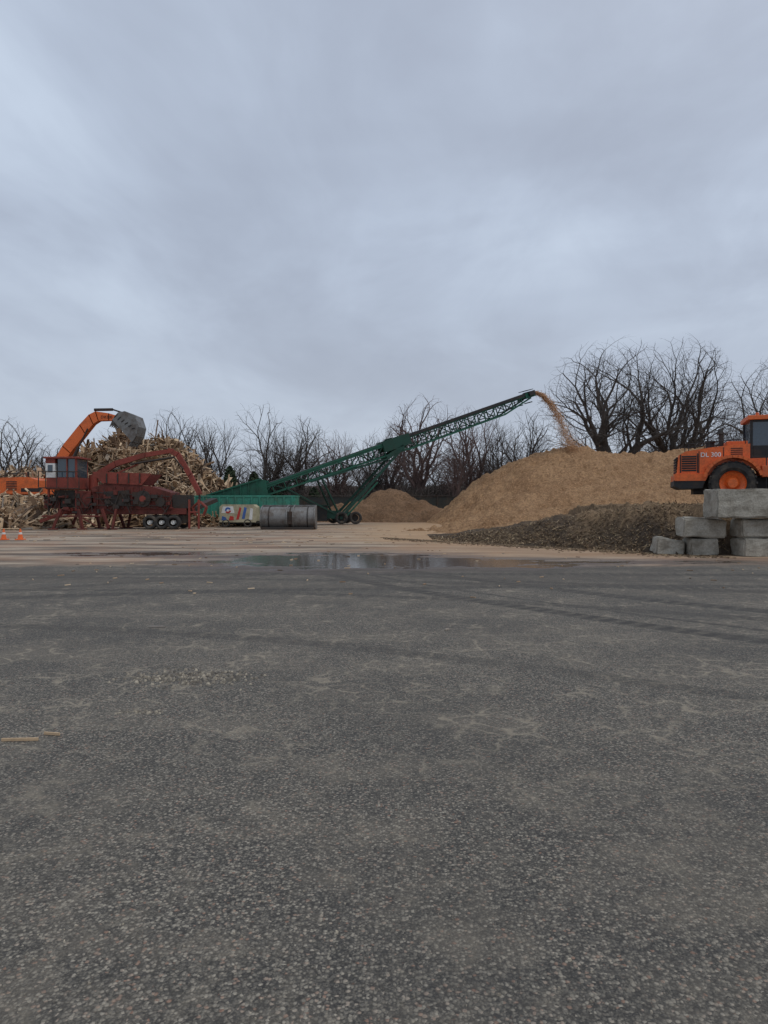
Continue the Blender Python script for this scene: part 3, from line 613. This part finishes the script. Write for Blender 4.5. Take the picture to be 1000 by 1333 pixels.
# ---------------------------------------------------------------- small debris on the yard
b=B()
def stick(x,y,L,w_,a): b.box((x,y,.012),(L,w_,.018),Matrix.Rotation(a,3,'Z'))
stick(-2.46,4.78,.24,.014,.05); stick(-2.3,4.9,.12,.01,-.2); stick(-2.95,9.2,.2,.03,.0); stick(.8,9,.1,.02,1)
for i in range(160): stick(U(-9,12),U(12,30),U(.03,.15),U(.01,.03),U(0,3))
for i in range(300):
    stick(U(-24,8),U(28,48),U(.05,.35),U(.02,.07),U(0,3))
b.make('wood_scraps',wood)
b=B()
def stone(x,y,s_):
    n=6; rot=Matrix.Rotation(U(0,3),3,'Z')@Matrix.Rotation(U(-.4,.4),3,'X'); 
    p=[Vector((math.cos(i*1.047)*s_*U(.7,1.2),math.sin(i*1.047)*s_*U(.6,1.1),0)) for i in range(n)]
    vs=[Vector((x,y,-.002))+rot@q for q in p]+[Vector((x,y,s_*U(.5,.9)))+rot@(q*.6) for q in p]
    b.add(vs,[tuple(range(n)),tuple(range(n,2*n))]+[(i,(i+1)%n,n+(i+1)%n,n+i) for i in range(n)])
for i in range(420):
    stone(-1.75+random.gauss(0,.28),6.5+random.gauss(0,.15),U(.005,.024))
for i in range(70): stone(U(-2.05,-1.7),5.45+random.gauss(0,.03),U(.005,.016))
for i in range(1500):
    d=2+14*R()**1.3; stone(U(-.62,.62)*d,d,U(.002,.007)*(1 if R()<.95 else 1.8))
b.make('loose_stones',rubble)
# ---------------------------------------------------------------- trees
def tree(seed,h=20,maxlev=6,upb=.05,spread=.85,tr=.024,forks=4,L0=.14,pk=.62,wob=.09,sides=(8,6,5,4,3,3,3),decay=.8,minr=.012,thin=.64):
    random.seed(seed); V=[];F=[]
    def tube(pts,rs,n):
        o=len(V)
        for k,(p,r_) in enumerate(zip(pts,rs)):
            d=(pts[min(k+1,len(pts)-1)]-pts[max(k-1,0)]).normalized(); a=d.orthogonal().normalized(); b=d.cross(a)
            for i in range(n): t=6.2832*i/n; V.append(p+(a*math.cos(t)+b*math.sin(t))*r_)
        for k in range(len(pts)-1):
            for i in range(n): F.append((o+k*n+i,o+k*n+(i+1)%n,o+(k+1)*n+(i+1)%n,o+(k+1)*n+i))
    def grow(p,d,L,r_,lev):
        ns=5 if lev<3 else (3 if lev<6 else 2); pts=[p.copy()]; rs=[r_]; r_end=r_*(.74 if lev<2 else thin if lev<maxlev else .5); kids=[]
        for k in range(ns):
            w_=wob+.02*lev; d=(d+Vector((random.gauss(0,w_),random.gauss(0,w_),random.gauss(0,w_*.7)+upb*(1.0 if lev<3 else .35)))).normalized()
            p=p+d*(L/ns); pts.append(p.copy()); rr=r_+(r_end-r_)*(k+1)/ns; rs.append(max(rr,minr*.8))
            if lev<maxlev and lev>0 and k<ns-1 and R()<pk: kids.append((p.copy(),d.copy(),rr*.45,.68))
        tube(pts,rs,sides[min(lev,6)])
        if lev<maxlev:
            kk=[(p.copy(),d.copy(),r_end*decay,.86) for _ in range(forks if lev==0 else 2)]+kids
            ph=U(0,6.28)
            for j,(q,dd,r2,ll) in enumerate(kk):
                ax=dd.orthogonal().normalized(); ax.rotate(Matrix.Rotation(ph+j*2.4+U(-.4,.4),3,dd)); an=spread*U(.6,1.1)*(1.15 if ll<.8 else .55 if lev else .68)
                nd=(Matrix.Rotation(an,3,ax)@dd).normalized(); grow(q,nd,L*ll*U(.8,1.15)*(1.6 if lev==0 else 1),max(r2,minr),lev+1)
    grow(Vector((0,0,0)),Vector((U(-.06,.06),U(-.06,.06),1)).normalized(),h*L0,h*tr,0)
    A=np.array([tuple(v) for v in V]); return A,F
def fit(A,h,w_,lo=.3,dome=False):
    A=A.copy(); top=np.percentile(A[:,2],99.3) if dome else A[:,2].max(); sz=h/top*(.97 if dome else 1); rx=np.percentile(np.abs(A[:,0]),97)*2; ry=np.percentile(np.abs(A[:,1]),97)*2
    k=w_/((rx+ry)/2); k=max(k,sz*lo); A[:,0]*=k; A[:,1]*=k; A[:,2]*=sz
    if dome:   # rounded crown: outer twigs gathered inside an ellipsoid
        cz=.42*h; E=np.array([w_*.53,w_*.53,.58*h]); q=(A-np.array([0,0,cz]))/E; q[:,2]=np.where(q[:,2]<0,q[:,2]*.4,q[:,2])
        rho=np.linalg.norm(q,axis=1); t=.7; f=np.where(rho>t,(t+(1-t)*np.tanh((rho-t)/(1-t)))/np.maximum(rho,1e-6),1)
        A[:,0]*=f; A[:,1]*=f; A[:,2]=np.where(A[:,2]>cz,cz+(A[:,2]-cz)*f,A[:,2])
    return A
def tobj(name,A,F,m):
    me=bpy.data.meshes.new(name); me.from_pydata(A.tolist(),[],F); me.materials.append(m); o=bpy.data.objects.new(name,me); COL.objects.link(o); return o
bigs=[(11,24.6,77,20.4,17),(23,32.2,79,21.0,16),(31,43.0,77,18.5,15),(57,38.2,92,14.0,10)]
for s_,x,y,h,w_ in bigs:
    A,F=tree(s_,h,6,.06,.9,.03,4,.15,.66,.085,minr=.011,decay=.82); o=tobj('bare_tree',fit(A,h,w_,.7,True),F,bark); o.location=(x,y,-.2)
med=[(-15.0,84,14.6,9.5,0),(-10.0,85,12.8,8.5,0),(-27,92,15,9,0),(4.9,90,16.2,10,1),(11.5,92,15.4,10,1),(-2.6,92,11.5,7.5,0),(18.0,92,14.5,9,0),(-46,88,13.2,10,0),(-41,90,10.4,8,0),(-21.5,90,13.6,9,0),(8.2,86,13.0,8,1),(1.0,96,14,8.5,1),(14.5,88,13,8,0),(-32,88,11.5,8,0),(-6.5,95,12.5,8,1),(-51,86,13,9,0),(-36,92,12,8,0)]
T_=[tree(s_,14,5,.07,.85,.024,4,.15,.72,.09,minr=.011,decay=.82) for s_ in(101,102,103,104,105)]
for i,(x,y,h,w_,c_) in enumerate(med):
    A,F=T_[i%5]; A=fit(A,h,w_*1.05,.55,True); a=i*1.3; Rm=np.array([[math.cos(a),-math.sin(a),0],[math.sin(a),math.cos(a),0],[0,0,1]]); 
    o=tobj('bare_tree',A@Rm.T,F,barkr if c_ else bark); o.location=(x,y,-.2)
def mass(name,n,tm,m,xr,yr,hr,wr,seed):
    random.seed(seed); VV=[];FF=[];o=0
    for i in range(n):
        A,F=random.choice(tm); x=U(*xr); y=U(*yr); A=fit(A,U(*hr),U(*wr)); a=U(0,6.28); Rm=np.array([[math.cos(a),-math.sin(a),0],[math.sin(a),math.cos(a),0],[0,0,1]])
        A=A@Rm.T+np.array([x,y,gz(x,y)-.1]); VV.append(A); FF.append(np.array(F)+o); o+=len(A)
    V=np.concatenate(VV);F=np.concatenate(FF); me=bpy.data.meshes.new(name); me.vertices.add(len(V)); me.vertices.foreach_set('co',V.ravel())
    me.loops.add(F.size); me.loops.foreach_set('vertex_index',F.ravel().astype(np.int32)); me.polygons.add(len(F)); me.polygons.foreach_set('loop_start',np.arange(0,F.size,4,dtype=np.int32)); me.update(calc_edges=True); me.materials.append(m)
    ob=bpy.data.objects.new(name,me); COL.objects.link(ob)
mt=[tree(s_,10,4,.08,.8,.015,3,.14,.7) for s_ in(151,152,153)]
small=[tree(s_,4,3,.1,.8,.012,5,.08,.7,.1) for s_ in(201,202,203)]
mass('distant_treeline',90,mt,barkm,(-85,85),(100,140),(4.5,7.5),(6,9),5)
mass('thicket',620,small,barkm,(-65,65),(84,98),(2.0,4.2),(2.5,5),6)
mass('thicket.001',420,small,bark,(-75,75),(98,114),(2.8,4.8),(3,6),8)
ever=islandmat('evergreen_foliage',[(0,(.016,.028,.016)),(.6,(.035,.055,.03)),(1,(.065,.09,.045))],.9)
def evergreen(x,y,h,r_,seed,n=2600):
    random.seed(seed); g=G('evergreen_shrub'); tk=g.p('trunk',bark); tk.cyl((x,y,-.1),(x,y,h*.9),.14,.03,n=8); L=g.p('foliage',ever)
    for i in range(n):
        t=R(); z=h*(.05+.95*t); rr=r_*(1-t)**.6*(.75+.35*mn.noise(Vector((t*5,i%7,seed))))*R()**.4; a=U(0,6.28)
        c=Vector((x+rr*math.cos(a),y+rr*math.sin(a),z)); s_=U(.08,.22); d=Vector((random.gauss(0,1),random.gauss(0,1),random.gauss(0,.6))).normalized()*s_; e_=d.orthogonal()*.6
        L.add([c-d,c+e_,c+d,c-e_],[(0,1,2,3)])
        if i%12==0: tk.beam((x,y,z*.9),tuple(c),.03)
    g.done()
for i,(x,y,h,r_) in enumerate([(-17.8,82,6.0,2.2),(-15.2,83,5.4,2.2),(-20.4,84,5.2,2.2),(-12.6,85,4.6,2.2),(-23.5,84,4.8,2.2),(-8.5,86,3.6,1.8),(20.5,86,4.5,2.4),(-42,84,4.5,2.5)]): evergreen(x,y,h,r_,60+i)
# ---------------------------------------------------------------- fence
g=G('chain_link_fence'); p=g.p('posts_and_rails',darkst); q=g.p('privacy_netting',mat('netting',(.03,.034,.032),.9,0,.5,sc=.8))
for x in np.arange(-48,48,3.0): p.cyl((x,80,0),(x,80,2.6),.05,n=8)
p.cyl((-48,80,2.55),(45,80,2.55),.035,n=8); p.cyl((-48,80,.1),(45,80,.1),.03,n=8)
for x in np.arange(-48,45,3.0): q.bx(x+.06,x+2.94,80.06,80.08,.12,2.45+U(-.1,.05))
g.done()
